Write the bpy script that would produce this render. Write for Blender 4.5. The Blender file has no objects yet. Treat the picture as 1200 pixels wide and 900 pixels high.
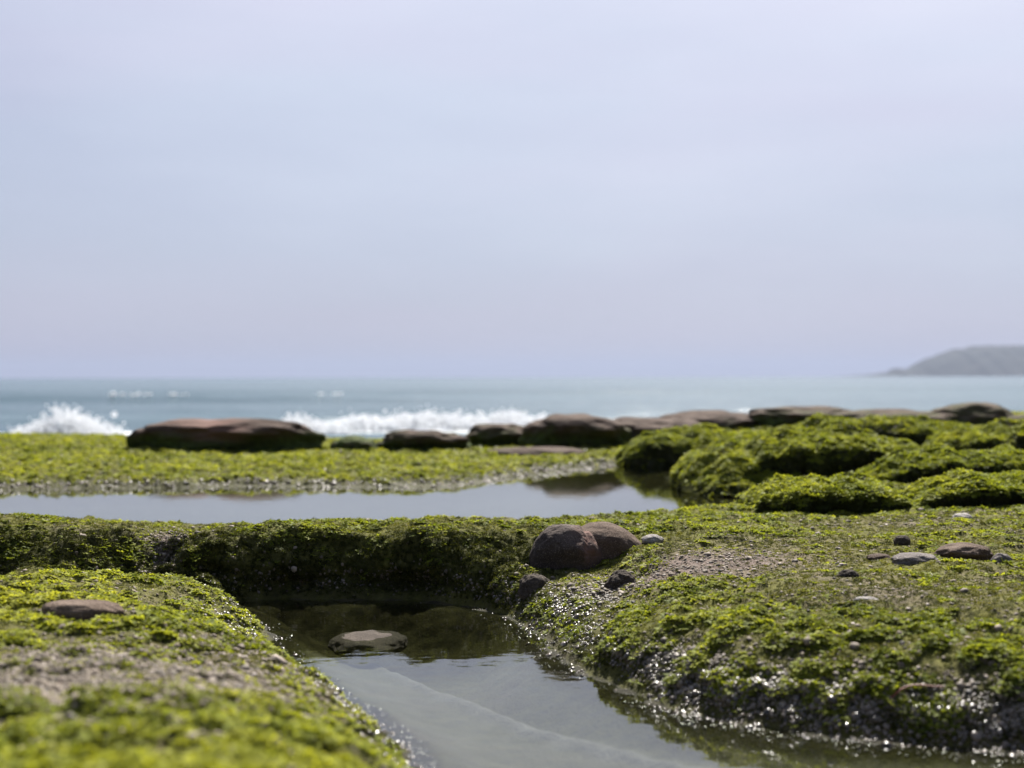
import bpy, math, random
import numpy as np
from mathutils import Vector, Euler

S = bpy.context.scene
R = math.radians
random.seed(7)
rng = np.random.default_rng(11)

# ------------------------------------------------------------------ camera
CAM_H = 0.60
F = 1667.0                                   # focal length in pixels of a 1200 px wide picture
cam_d = bpy.data.cameras.new('camera')
cam = bpy.data.objects.new('camera', cam_d)
S.collection.objects.link(cam)
cam_d.sensor_width = 36.0
cam_d.lens = 50.0
cam_d.clip_start = 0.05
cam_d.clip_end = 60000
cam.location = (0, 0, CAM_H)
cam.rotation_euler = Euler((R(90 - 0.30), 0, 0))
cam.rotation_euler.rotate_axis('Z', -0.0025)
cam_d.dof.use_dof = True
cam_d.dof.focus_distance = 3.6
cam_d.dof.aperture_fstop = 3.0
S.camera = cam

# ------------------------------------------------------------------ light
SUN_EL, SUN_AZ = 50.0, 10.0                  # degrees; azimuth clockwise from the view direction (+Y)
w = bpy.data.worlds.new('World')
S.world = w
w.use_nodes = True
wt = w.node_tree
for n in list(wt.nodes):
    wt.nodes.remove(n)


def N(tree, typ, **kw):
    n = tree.nodes.new(typ)
    for k, v in kw.items():
        if k.startswith('i_'):
            n.inputs[k[2:].replace('_', ' ')].default_value = v
        else:
            setattr(n, k, v)
    return n


wo = N(wt, 'ShaderNodeOutputWorld')
bg = N(wt, 'ShaderNodeBackground')
bg.inputs['Strength'].default_value = 0.10
sky = N(wt, 'ShaderNodeTexSky', sky_type='NISHITA', sun_disc=False)
sky.sun_elevation = R(SUN_EL)
sky.sun_rotation = R(SUN_AZ)
sky.altitude = 0
sky.air_density = 1.0
sky.dust_density = 1.5
sky.ozone_density = 1.6
tc = N(wt, 'ShaderNodeTexCoord')
mp = N(wt, 'ShaderNodeMapping')
mp.inputs['Scale'].default_value = (1.6, 1.6, 7.0)
nz = N(wt, 'ShaderNodeTexNoise')
nz.inputs['Scale'].default_value = 1.7
nz.inputs['Detail'].default_value = 5
nz.inputs['Roughness'].default_value = 0.5
EXPO = 1.4
K = 10.0 / 2 ** EXPO                          # background strength is 0.1
# a thin high veil, brighter the nearer to the sun (forward scattering), everywhere in the sky
sdir = (math.sin(R(SUN_AZ)) * math.cos(R(SUN_EL)), math.cos(R(SUN_AZ)) * math.cos(R(SUN_EL)), math.sin(R(SUN_EL)))
dot = N(wt, 'ShaderNodeVectorMath', operation='DOT_PRODUCT')
dot.inputs[1].default_value = sdir
half = N(wt, 'ShaderNodeMath', operation='MULTIPLY_ADD')
half.inputs[1].default_value = 0.5
half.inputs[2].default_value = 0.5
warp = N(wt, 'ShaderNodeMath', operation='MULTIPLY_ADD')     # wisps
warp.inputs[1].default_value = 0.075
cr = N(wt, 'ShaderNodeValToRGB')
stops = ((-1, (.10, .13, .21)), (0, (.14, .175, .28)), (.53, (.375, .395, .520)), (.68, (.487, .512, .65)), (.80, (.675, .698, .82)), (1, (.95, .96, 1.02)))
while len(cr.color_ramp.elements) < len(stops):
    cr.color_ramp.elements.new(0.5)
for e, (p, c) in zip(cr.color_ramp.elements, stops):
    e.position = p * .5 + .5
    e.color = (*c, 1)
tintn = N(wt, 'ShaderNodeTexNoise')
tintn.inputs['Scale'].default_value = 1.1
tintn.inputs['Detail'].default_value = 3
tr_ = N(wt, 'ShaderNodeValToRGB')
tr_.color_ramp.elements[0].position, tr_.color_ramp.elements[1].position = .38, .62
tr_.color_ramp.elements[0].color = (K * 1.02, K * .97, K * 1.0, 1)
tr_.color_ramp.elements[1].color = (K * .97, K * 1.005, K * 1.01, 1)
veil = N(wt, 'ShaderNodeMix', data_type='RGBA', blend_type='MULTIPLY')
veil.inputs['Factor'].default_value = 1.0
mix = N(wt, 'ShaderNodeMix', data_type='RGBA')
mix.inputs['Factor'].default_value = 0.90
L = wt.links.new
L(tc.outputs['Generated'], mp.inputs['Vector'])
L(mp.outputs['Vector'], nz.inputs['Vector'])
L(mp.outputs['Vector'], tintn.inputs['Vector'])
L(tc.outputs['Generated'], dot.inputs[0])
L(dot.outputs['Value'], half.inputs[0])
cen = N(wt, 'ShaderNodeMath', operation='SUBTRACT')
cen.inputs[1].default_value = 0.5
L(nz.outputs['Fac'], cen.inputs[0])
L(cen.outputs[0], warp.inputs[0])
L(half.outputs[0], warp.inputs[2])
L(warp.outputs[0], cr.inputs['Fac'])
L(tintn.outputs['Fac'], tr_.inputs['Fac'])
L(cr.outputs['Color'], veil.inputs['A'])
L(tr_.outputs['Color'], veil.inputs['B'])
L(sky.outputs['Color'], mix.inputs['A'])
L(veil.outputs['Result'], mix.inputs['B'])
sxyz = N(wt, 'ShaderNodeSeparateXYZ')
L(tc.outputs['Generated'], sxyz.inputs[0])
thin = N(wt, 'ShaderNodeMapRange', interpolation_type='SMOOTHSTEP')     # less veil to look through overhead
thin.inputs['From Min'].default_value, thin.inputs['From Max'].default_value = 0.22, 0.95
thin.inputs['To Min'].default_value, thin.inputs['To Max'].default_value = 0.93, 0.50
L(sxyz.outputs['Z'], thin.inputs['Value'])
L(thin.outputs[0], mix.inputs['Factor'])
L(mix.outputs['Result'], bg.inputs['Color'])
L(bg.outputs['Background'], wo.inputs['Surface'])

sd = bpy.data.lights.new('sun', 'SUN')
sd.energy = 5.0
sd.angle = R(0.55)
sd.color = (1.0, 0.955, 0.88)
sun = bpy.data.objects.new('sun', sd)
S.collection.objects.link(sun)
sun.rotation_euler = (R(SUN_EL - 90), 0, R(-SUN_AZ))

S.view_settings.view_transform = 'Standard'
S.view_settings.look = 'None'
S.view_settings.exposure = EXPO
S.view_settings.gamma = 1.0
S.cycles.max_bounces = 8
S.cycles.transparent_max_bounces = 12
S.cycles.diffuse_bounces = 3
S.cycles.glossy_bounces = 3
S.cycles.volume_bounces = 0
S.cycles.sample_clamp_direct = 14
S.cycles.sample_clamp_indirect = 6
S.cycles.use_denoising = True

# ------------------------------------------------------------------ noise
_p = rng.permutation(256)
PERM = np.concatenate([_p, _p, _p]).astype(np.int32)
_g = rng.normal(size=(256, 3))
GRAD = (_g / np.linalg.norm(_g, axis=1)[:, None]).astype(np.float32)


def perlin(x, y, z=None):
    x = np.asarray(x, np.float32)
    y = np.asarray(y, np.float32)
    three = z is not None
    z = np.asarray(z, np.float32) if three else np.zeros_like(x)
    xi, yi, zi = np.floor(x), np.floor(y), np.floor(z)
    xf, yf, zf = x - xi, y - yi, z - zi
    xi, yi, zi = (a.astype(np.int32) & 255 for a in (xi, yi, zi))
    u, v, ww = (a * a * a * (a * (a * 6 - 15) + 10) for a in (xf, yf, zf))

    def corner(dx, dy, dz):
        h = PERM[PERM[PERM[xi + dx] + yi + dy] + zi + dz]
        g = GRAD[h]
        return g[..., 0] * (xf - dx) + g[..., 1] * (yf - dy) + g[..., 2] * (zf - dz)

    def layer(dz):
        a = corner(0, 0, dz)
        a = a + u * (corner(1, 0, dz) - a)
        b = corner(0, 1, dz)
        b = b + u * (corner(1, 1, dz) - b)
        return a + v * (b - a)
    l0 = layer(0)
    if not three:
        return l0 * 1.6
    return (l0 + ww * (layer(1) - l0)) * 1.6


def fbm(x, y, z=None, f=1.0, o=3, gain=0.5):
    s, a, t = 0, 1.0, 0
    for k in range(o):
        q = f * (2.03 ** k)
        s = s + a * perlin(x * q + 17.3 * k, y * q + 9.1 * k, None if z is None else z * q + 5.7 * k)
        t += a
        a *= gain
    return s / t


def sstep(a, b, x):
    t = np.clip((x - a) / (b - a), 0, 1)
    return t * t * (3 - 2 * t)


# ------------------------------------------------------------------ the land's shape
def wp(u, v, z=0.0):
    Y = (CAM_H - z) * F / (v - 441.5)
    return ((u - 600) / F * Y, Y)


NEAR = [wp(*q) for q in ((470, 905), (450, 870), (400, 830), (350, 792), (322, 762), (298, 732), (265, 706), (330, 702),
                         (400, 703), (480, 704), (560, 712), (602, 722), (630, 741), (660, 771), (690, 790), (740, 812),
                         (800, 834), (900, 855), (1000, 868), (1200, 885))]
NEAR = [(0.35, 0.3), (0.2, 0.9), (0.10, 1.3), (0.0, 1.6), (-0.10, 1.9)] + NEAR + [(1.3, 2.1), (1.7, 1.7), (1.8, 0.3)]
FAR = [wp(*q) for q in ((-260, 571), (-100, 573), (0, 573), (100, 571), (200, 571), (300, 569), (400, 571), (500, 571), (560, 567), (590, 561),
                        (640, 555), (690, 549), (725, 545), (760, 545), (810, 549), (838, 566), (868, 582), (898, 593),
                        (920, 602))] + [(1.02, 5.95), (0.85, 5.85), (0.5, 5.5), (0.1, 5.2), (-0.8, 5.0), (-1.6, 5.05), (-2.6, 5.2), (-3.7, 5.6)]


def sdf(poly, x, y):
    """signed distance, positive outside"""
    P = np.array(poly, np.float32)
    d = np.full(x.shape, 1e9, np.float32)
    ins = np.zeros(x.shape, bool)
    for i in range(len(P)):
        a, b = P[i], P[(i + 1) % len(P)]
        e = b - a
        t = np.clip(((x - a[0]) * e[0] + (y - a[1]) * e[1]) / (e @ e + 1e-12), 0, 1)
        d = np.minimum(d, (x - a[0] - t * e[0]) ** 2 + (y - a[1] - t * e[1]) ** 2)
        if a[1] != b[1]:
            c = ((a[1] > y) != (b[1] > y)) & (x < (b[0] - a[0]) * (y - a[1]) / (b[1] - a[1]) + a[0])
            ins ^= c
    d = np.sqrt(d)
    return np.where(ins, -d, d)


# anchors: x, y, land height, bank width, lettuce, turf, grit
AN = [
    (-1.3, 2.9, .165, .40, .75, .35, .10), (-.85, 2.6, .16, .40, .75, .35, .15), (-.62, 2.1, .175, .35, .60, .3, .35), (-1.0, 3.35, .125, .35, .70, .4, .1),
    (-1.7, 3.3, .15, .40, .7, .4, .1), (-2.6, 3.2, .17, .4, .7, .4, .1), (-.72, 3.1, .11, .4, .75, .3, .2), (-.45, 2.35, .12, .25, .5, .4, .5),
    (-.55, 1.65, .20, .3, .75, .3, .15), (-.95, 2.0, .175, .3, .35, .3, .7), (-1.0, 1.3, .24, .3, .7, .3, .1), (-.38, 1.20, .235, .25, .75, .3, .1), (-.3, .8, .24, .3, .7, .3, .1), (-1.5, 1.6, .2, .3, .6, .3, .2),
    # trough behind the left bank
    (-.95, 3.68, .045, .2, .3, .9, .2), (-1.4, 3.72, .05, .2, .3, .9, .2), (-1.9, 3.75, .06, .2, .3, .9, .2),
    # ridge
    (-2.4, 3.97, .205, .12, .55, .8, .1), (-1.48, 3.95, .208, .12, .5, .8, .1), (-1.28, 3.95, .204, .12, .4, .8, .1), (-1.13, 3.95, .178, .12, .4, .8, .1), (-.95, 3.95, .158, .12, .4, .8, .2), (-.80, 3.95, .170, .12, .4, .9, .1),
    (-.64, 3.95, .183, .12, .5, .9, .0), (-.47, 3.95, .178, .12, .5, 1, .0), (-.24, 3.95, .183, .12, .45, 1, .0), (-.1, 3.95, .190, .12, .45, 1, .0), (.12, 4.02, .182, .15, .5, .9, .0), (.32, 4.08, .163, .18, .55, .8, .0),
    (-.5, 3.82, .13, .12, .25, 1, .0), (-.2, 3.82, .13, .12, .25, 1, .0), (-.95, 3.82, .11, .12, .4, .9, .0), (-1.3, 3.84, .14, .12, .5, .9, .0), (-1.9, 3.84, .15, .12, .5, .9, .0),
    (-1.0, 4.55, .09, .2, .5, .5, .1), (-.2, 4.55, .09, .2, .5, .5, .1), (.5, 4.7, .10, .25, .7, .5, .1), (-2.2, 4.6, .1, .2, .5, .5, .1),
    # plateau
    (.42, 3.85, .150, .3, .45, .7, .1), (.10, 3.68, .075, .12, .35, .9, .1), (.22, 3.60, .080, .15, .45, .7, .15), (.03, 3.82, .12, .12, .35, .9, 0), (.22, 3.3, .085, .25, .55, .5, .3), (.42, 3.2, .125, .3, .6, .5, .2), (.5, 2.85, .13, .22, .75, .5, .15), (.42, 2.62, .12, .24, .75, .5, .2),
    (.62, 2.55, .128, .24, .65, .6, .2), (.85, 2.5, .135, .24, .65, .6, .2), (1.1, 2.5, .14, .24, .65, .6, .2),
    (.55, 3.6, .145, .25, .15, .45, .12), (.7, 3.1, .15, .2, .15, .55, .06), (.9, 2.9, .155, .22, .2, .55, .1), (1.1, 3.2, .155, .22, .35, .6, .05), (.85, 3.7, .15, .2, .3, .6, .08), (1.25, 3.7, .155, .2, .45, .6, .06),
    (1.6, 3.0, .165, .2, .4, .5, .1), (2.2, 3.5, .18, .2, .5, .5, .1), (.75, 4.4, .125, .25, .6, .6, .1), (1.1, 4.5, .13, .25, .3, .6, .2), (1.6, 4.6, .135, .25, .45, .6, .08), (1.0, 5.2, .095, .3, .7, .5, .05), (1.5, 5.4, .11, .3, .7, .5, .05), (2.3, 5, .14, .3, .5, .5, .1),
    # far right rising ground
    (1.3, 6.3, .07, .35, .9, .4, 0), (1.8, 6.4, .09, .35, .9, .4, 0), (2.6, 6.6, .11, .3, .9, .4, 0), (1.45, 7.4, .07, .3, .9, .4, 0), (2.2, 7.8, .10, .3, .9, .4, 0), (3.2, 8, .12, .3, .9, .4, 0),
    (1.5, 9.0, .09, .3, .85, .4, 0), (2.5, 9.2, .11, .3, .9, .4, 0), (3.8, 9.6, .14, .3, .9, .4, 0), (1.6, 10.5, .15, .3, .85, .4, 0), (3, 11, .20, .3, .8, .4, 0), (4.5, 11.5, .23, .3, .8, .4, 0), (2.2, 12, .21, .3, .7, .5, 0), (4, 12.6, .25, .3, .7, .5, 0), (1.2, 11.5, .15, .3, .6, .5, 0),
    # far shelf, left and middle
    (-3, 7.8, .040, .3, .85, .3, .1), (-1.8, 7.8, .036, .3, .85, .3, .1), (-.8, 7.9, .034, .3, .85, .3, .1), (0, 8.3, .032, .3, .85, .3, .1), (-3.5, 9.5, .055, .3, .9, .3, 0), (-1.5, 9.3, .040, .3, .9, .3, 0), (0, 9.5, .034, .3, .9, .3, 0), (.8, 10.2, .038, .3, .85, .3, .1),
    (-4.5, 11.2, .100, .3, .95, .3, 0), (-3.3, 11.4, .085, .3, .9, .3, 0), (-1.5, 11.4, .045, .3, .9, .3, 0), (-.3, 11.4, .036, .3, .9, .3, 0), (.6, 11.6, .050, .3, .7, .4, .2), (-1, 12.4, .05, .3, .8, .4, .1), (.3, 12.4, .05, .3, .8, .4, .1),
]
AN = np.array(AN, np.float32)


def anchors(x, y):
    acc = np.zeros(x.shape + (5,), np.float32)
    ws = np.zeros(x.shape, np.float32)
    for a in AN:
        k = 0.04 + 0.02 * a[1]                       # far anchors spread wider
        r2 = ((x - a[0]) ** 2 + (y - a[1]) ** 2) / (a[1] ** 1.4) + 0.0012
        q = 1.0 / (r2 * r2)
        acc += q[..., None] * a[2:]
        ws += q
    return acc / ws[..., None]


def shore_noise(x, y):
    return fbm(x, y, f=2.4, o=3) * 0.035 + fbm(x + 31, y, f=11, o=2) * 0.014


def land(x, y):
    """macro height of the rock shelf, and what grows there"""
    x = np.asarray(x, np.float32)
    y = np.asarray(y, np.float32)
    A = anchors(x, y)
    sn = shore_noise(x, y)
    dn = sdf(NEAR, x, y) + sn * 0.8
    df = sdf(FAR, x, y) + sn * sstep(3, 8, y) * 2
    T, W = A[..., 0], A[..., 1]
    T = T + fbm(x + 3, y - 8, f=1.5, o=3) * 0.022 * sstep(1, 3, y) + fbm(x, y, f=5, o=2) * 0.010
    g = np.clip(dn / W, 0, 1)
    g = 1 - (1 - g) ** 2.2
    g2 = np.clip(df / (W * 1.15), 0, 1)
    g2 = 1 - (1 - g2) ** 2.0
    h = T * np.minimum(g, g2)
    # pool floors
    fl = -0.05 * sstep(0, .22, -dn) - 0.03 * sstep(.1, .6, -dn)
    h = np.where(dn < 0, fl, h)
    ff = -0.05 * sstep(0, .5, -df) - 0.10 * sstep(.2, 1.2, -df)
    h = np.where(df < 0, ff, h)
    # the seaward edge
    edge = 12.3 + 0.28 * np.maximum(x, -1) * (x > -1) + 0.28 + fbm(x, y, f=.8, o=2) * 0.35 + np.clip(x - 1, 0, 1.5) * .6
    e = sstep(0, 1.1, y - edge)
    h = h * (1 - e) + (-1.6) * e
    return h, A, dn, df


def ground(u, v):
    """the point of the shelf that the survey picture shows at (u, v)"""
    Y = np.arange(1.0, 15.0, 0.01)
    X = (u - 600) / F * Y
    h = land(X, Y)[0]
    h = np.maximum(h, 0) if False else h
    ray = CAM_H - (v - 441.5) / F * Y
    hit = np.nonzero(ray <= h)[0]
    i = hit[0] if len(hit) else int(np.argmin(np.where((Y > 3) & (Y < 12.6), ray - h, 9)))
    return float(X[i]), float(Y[i]), float(h[i])


# ------------------------------------------------------------------ helpers for objects
def tag(o, label=None, cat=None, group=None, kind=None):
    for k, v in (('label', label), ('category', cat), ('group', group), ('kind', kind)):
        if v:
            o[k] = v
    return o


def link(o, parent=None, coll=None):
    (coll or S.collection).objects.link(o)
    if parent is not None:
        o.parent = parent
    return o


def mesh_np(name, V, Fc, smooth=True):
    me = bpy.data.meshes.new(name)
    V = np.asarray(V, np.float32)
    Fc = np.asarray(Fc, np.int32)
    k = Fc.shape[1]
    me.vertices.add(len(V))
    me.vertices.foreach_set('co', V.ravel())
    me.loops.add(Fc.size)
    me.loops.foreach_set('vertex_index', Fc.ravel())
    me.polygons.add(len(Fc))
    me.polygons.foreach_set('loop_start', np.arange(0, Fc.size, k, dtype=np.int32))
    me.polygons.foreach_set('use_smooth', np.full(len(Fc), smooth))
    me.update(calc_edges=True)
    return me


def grid_faces(n, m):
    a = (np.arange(n - 1)[:, None] * m + np.arange(m - 1)[None, :]).ravel()
    return np.stack([a, a + 1, a + m + 1, a + m], 1)


def add_color(me, name, arr):
    at = me.attributes.new(name, 'FLOAT_COLOR', 'POINT')
    c = np.ones((len(arr), 4), np.float32)
    c[:, :arr.shape[1]] = arr
    at.data.foreach_set('color', c.ravel())


# ------------------------------------------------------------------ materials
def material(name):
    m = bpy.data.materials.new(name)
    m.use_nodes = True
    t = m.node_tree
    for n in list(t.nodes):
        t.nodes.remove(n)
    out = N(t, 'ShaderNodeOutputMaterial')
    return m, t, out


def noise(t, scale, detail=4, rough=0.55, vec=None, dist=0.0):
    n = N(t, 'ShaderNodeTexNoise')
    n.inputs['Scale'].default_value = scale
    n.inputs['Detail'].default_value = detail
    n.inputs['Roughness'].default_value = rough
    n.inputs['Distortion'].default_value = dist
    if vec is not None:
        t.links.new(vec, n.inputs['Vector'])
    return n.outputs['Fac']


def ramp(t, fac, stops):
    r = N(t, 'ShaderNodeValToRGB')
    el = r.color_ramp.elements
    while len(el) < len(stops):
        el.new(0.5)
    for e, (p, c) in zip(el, stops):
        e.position = p
        e.color = (*c, 1) if len(c) == 3 else c
    t.links.new(fac, r.inputs['Fac'])
    return r.outputs['Color']


def mixc(t, fac, a, b, blend='MIX'):
    n = N(t, 'ShaderNodeMix', data_type='RGBA', blend_type=blend)
    for s, v in (('Factor', fac), ('A', a), ('B', b)):
        if isinstance(v, (int, float)):
            n.inputs[s].default_value = v
        elif isinstance(v, tuple):
            n.inputs[s].default_value = (*v, 1) if len(v) == 3 else v
        else:
            t.links.new(v, n.inputs[s])
    return n.outputs['Result']


def math_n(t, op, a, b=0.0, c=None, clamp=False):
    n = N(t, 'ShaderNodeMath', operation=op, use_clamp=clamp)
    for i, v in enumerate((a, b) if c is None else (a, b, c)):
        if isinstance(v, (int, float)):
            n.inputs[i].default_value = v
        else:
            t.links.new(v, n.inputs[i])
    return n.outputs[0]


def bump(t, h, strength, dist, normal=None):
    b = N(t, 'ShaderNodeBump')
    b.inputs['Strength'].default_value = strength
    b.inputs['Distance'].default_value = dist
    t.links.new(h, b.inputs['Height'])
    if normal is not None:
        t.links.new(normal, b.inputs['Normal'])
    return b.outputs['Normal']


def principled(t, out, color, rough=0.6, spec=0.4, normal=None):
    p = N(t, 'ShaderNodeBsdfPrincipled')
    for s, v in (('Base Color', color), ('Roughness', rough), ('Specular IOR Level', spec)):
        if isinstance(v, (int, float)):
            p.inputs[s].default_value = v
        elif isinstance(v, tuple):
            p.inputs[s].default_value = (*v, 1)
        else:
            t.links.new(v, p.inputs[s])
    if normal is not None:
        t.links.new(normal, p.inputs['Normal'])
    if out is not None:
        t.links.new(p.outputs[0], out.inputs['Surface'])
    return p


def position(t):
    return N(t, 'ShaderNodeNewGeometry').outputs['Position']


def mat_shelf():
    m, t, out = material('shelf_rock')
    pos = position(t)
    at = N(t, 'ShaderNodeAttribute', attribute_name='cover')
    sep = N(t, 'ShaderNodeSeparateColor')
    t.links.new(at.outputs['Color'], sep.inputs[0])
    film, wet, sand = sep.outputs
    rock = ramp(t, noise(t, 26, 6, .65, pos), ((.28, (.05, .037, .03)), (.5, (.12, .09, .073)), (.72, (.20, .155, .13))))
    speck = noise(t, 260, 3, .6, pos)
    rock = mixc(t, math_n(t, 'GREATER_THAN', speck, .62), rock, (.32, .27, .24))
    filmc = ramp(t, noise(t, 34, 6, .7, pos), ((.3, (.045, .046, .013)), (.5, (.100, .098, .024)), (.7, (.145, .136, .038))))
    fm = math_n(t, 'MULTIPLY_ADD', film, 1.5, math_n(t, 'MULTIPLY_ADD', noise(t, 19, 5, .7, pos), 1.3, -.80), clamp=True)
    col = mixc(t, fm, rock, filmc)
    sandc = ramp(t, noise(t, 15, 6, .6, pos), ((.3, (.20, .192, .172)), (.6, (.26, .25, .228)), (.75, (.34, .33, .31))))
    col = mixc(t, sand, col, sandc)
    col = mixc(t, math_n(t, 'MULTIPLY', wet, .72), col, mixc(t, 1.0, col, (.34, .34, .33), 'MULTIPLY'))
    col = mixc(t, at.outputs['Alpha'], col, ramp(t, noise(t, 22, 5, .6, pos), ((.35, (.012, .011, .006)), (.65, (.035, .032, .014)))))
    b1 = bump(t, noise(t, 130, 4, .65, pos), .7, .012)
    b2 = bump(t, noise(t, 420, 3, .6, pos), .5, .004, b1)
    rough = math_n(t, 'MULTIPLY_ADD', wet, -.20, .85)
    # under water the wet gloss is gone: rock meets water, not air
    sz = N(t, 'ShaderNodeSeparateXYZ')
    t.links.new(pos, sz.inputs[0])
    dry = math_n(t, 'GREATER_THAN', sz.outputs[2], -.0005)
    principled(t, out, col, rough, math_n(t, 'MULTIPLY', dry, .06), b2)
    return m


def mat_stone(name, dark, mid, light, wet=0.0, film=0.0):
    m, t, out = material(name)
    tc_ = N(t, 'ShaderNodeTexCoord').outputs['Object']
    pos = position(t)
    c = ramp(t, noise(t, 7, 6, .6, pos), ((.3, dark), (.5, mid), (.7, light)))
    sp = noise(t, 330, 3, .6, pos)
    c = mixc(t, math_n(t, 'MULTIPLY', math_n(t, 'GREATER_THAN', sp, .60), .5), c, tuple(min(1, x * 1.9) for x in light))
    c = mixc(t, math_n(t, 'MULTIPLY', math_n(t, 'LESS_THAN', sp, .40), .5), c, tuple(x * .5 for x in dark))
    at = N(t, 'ShaderNodeAttribute', attribute_name='cover')
    sep = N(t, 'ShaderNodeSeparateColor')
    t.links.new(at.outputs['Color'], sep.inputs[0])
    g = ramp(t, noise(t, 22, 5, .7, pos), ((.3, (.018, .024, .006)), (.6, (.050, .068, .012)), (.8, (.10, .13, .02))))
    gm = math_n(t, 'MULTIPLY_ADD', sep.outputs[0], 1.6, math_n(t, 'MULTIPLY_ADD', noise(t, 9, 5, .7, pos), 1.4, -1.05), clamp=True)
    c = mixc(t, gm, c, g)
    c = mixc(t, math_n(t, 'MULTIPLY', sep.outputs[2], .9), c, (.16, .090, .072))
    b = bump(t, noise(t, 90, 5, .7, pos), .5, .012)
    b = bump(t, noise(t, 380, 3, .6, pos), .45, .004, b)
    rough = math_n(t, 'MULTIPLY_ADD', sep.outputs[1], -.22, .85 - wet)
    principled(t, out, c, rough, .10, b)
    return m


def mat_leaf(name, c0, c1, c2, rough, trans, spec=0.5):
    m, t, out = material(name)
    at = N(t, 'ShaderNodeAttribute', attribute_type='INSTANCER', attribute_name='tint')
    c = ramp(t, at.outputs['Fac'], ((0.0, c0), (0.5, c1), (1.0, c2)))
    p = principled(t, None, c, rough, spec)
    tr = N(t, 'ShaderNodeBsdfTranslucent')
    t.links.new(mixc(t, 1.0, c, (1.25, 1.2, .55), 'MULTIPLY'), tr.inputs['Color'])
    mx = N(t, 'ShaderNodeMixShader')
    mx.inputs[0].default_value = trans
    t.links.new(p.outputs[0], mx.inputs[1])
    t.links.new(tr.outputs[0], mx.inputs[2])
    t.links.new(mx.outputs[0], out.inputs['Surface'])
    return m


def mat_pebble():
    m, t, out = material('pebble_grit')
    at = N(t, 'ShaderNodeAttribute', attribute_type='INSTANCER', attribute_name='tint')
    wt_ = N(t, 'ShaderNodeAttribute', attribute_type='INSTANCER', attribute_name='wet')
    c = ramp(t, at.outputs['Fac'], ((0.0, (.025, .019, .013)), (.45, (.105, .080, .052)), (.8, (.20, .155, .115)), (1.0, (.32, .27, .23))))
    c = mixc(t, math_n(t, 'MULTIPLY', wt_.outputs['Fac'], .7), c, mixc(t, 1.0, c, (.4, .4, .4), 'MULTIPLY'))
    rough = math_n(t, 'MULTIPLY_ADD', wt_.outputs['Fac'], -.54, .8)
    principled(t, out, c, rough, .5)
    return m


def mat_pool(name, ripple):
    m, t, out = material(name)
    pos = position(t)
    mp_ = N(t, 'ShaderNodeMapping')
    mp_.inputs['Scale'].default_value = (1, 1.6, 1)
    t.links.new(pos, mp_.inputs['Vector'])
    h = math_n(t, 'ADD', noise(t, 9, 2, .5, mp_.outputs[0]), math_n(t, 'MULTIPLY', noise(t, 38, 2, .5, mp_.outputs[0]), .15))
    nb = bump(t, h, ripple, .008)
    fr = N(t, 'ShaderNodeFresnel')
    fr.inputs['IOR'].default_value = 1.40
    t.links.new(nb, fr.inputs['Normal'])
    gl = N(t, 'ShaderNodeBsdfGlossy')
    gl.inputs['Roughness'].default_value = 0.015
    gl.inputs['Color'].default_value = (1, 1, 1, 1)
    t.links.new(nb, gl.inputs['Normal'])
    tr = N(t, 'ShaderNodeBsdfTransparent')
    tr.inputs['Color'].default_value = (.80, .84, .78, 1)
    mx = N(t, 'ShaderNodeMixShader')
    t.links.new(fr.outputs[0], mx.inputs[0])
    t.links.new(tr.outputs[0], mx.inputs[1])
    t.links.new(gl.outputs[0], mx.inputs[2])
    t.links.new(mx.outputs[0], out.inputs['Surface'])
    return m


def mat_sea():
    m, t, out = material('sea_water')
    pos = position(t)
    at = N(t, 'ShaderNodeAttribute', attribute_name='cover')
    sep = N(t, 'ShaderNodeSeparateColor')
    t.links.new(at.outputs['Color'], sep.inputs[0])
    mp_ = N(t, 'ShaderNodeMapping')
    mp_.inputs['Scale'].default_value = (.35, 1, 1)
    t.links.new(pos, mp_.inputs['Vector'])
    n1 = noise(t, .9, 6, .6, mp_.outputs[0])
    mq = N(t, 'ShaderNodeMapping')
    mq.inputs['Scale'].default_value = (.10, 1, 1)
    t.links.new(pos, mq.inputs['Vector'])
    n2 = noise(t, .07, 5, .65, mq.outputs[0])
    c = ramp(t, n2, ((.32, (.018, .047, .062)), (.68, (.041, .081, .094))))
    foam = math_n(t, 'MULTIPLY_ADD', sep.outputs[0], 1.8, math_n(t, 'MULTIPLY_ADD', noise(t, 2.5, 5, .7, mp_.outputs[0]), 1.6, -1.3), clamp=True)
    c = mixc(t, foam, c, (.62, .64, .65))
    nb = bump(t, n1, .6, .35)
    rough = math_n(t, 'MULTIPLY_ADD', foam, .4, .22)
    principled(t, out, c, rough, .13, nb)
    return m


def mat_plain(name, col, rough=.7, spec=.3, trans=0.0):
    m, t, out = material(name)
    pos = position(t)
    c = mixc(t, noise(t, 3, 4, .6, pos), tuple(x * .85 for x in col), tuple(min(1, x * 1.12) for x in col))
    p = principled(t, None, c, rough, spec)
    if trans:
        tr = N(t, 'ShaderNodeBsdfTranslucent')
        tr.inputs['Color'].default_value = (*col, 1)
        mx = N(t, 'ShaderNodeMixShader')
        mx.inputs[0].default_value = trans
        t.links.new(p.outputs[0], mx.inputs[1])
        t.links.new(tr.outputs[0], mx.inputs[2])
        t.links.new(mx.outputs[0], out.inputs['Surface'])
    else:
        t.links.new(p.outputs[0], out.inputs['Surface'])
    return m


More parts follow.
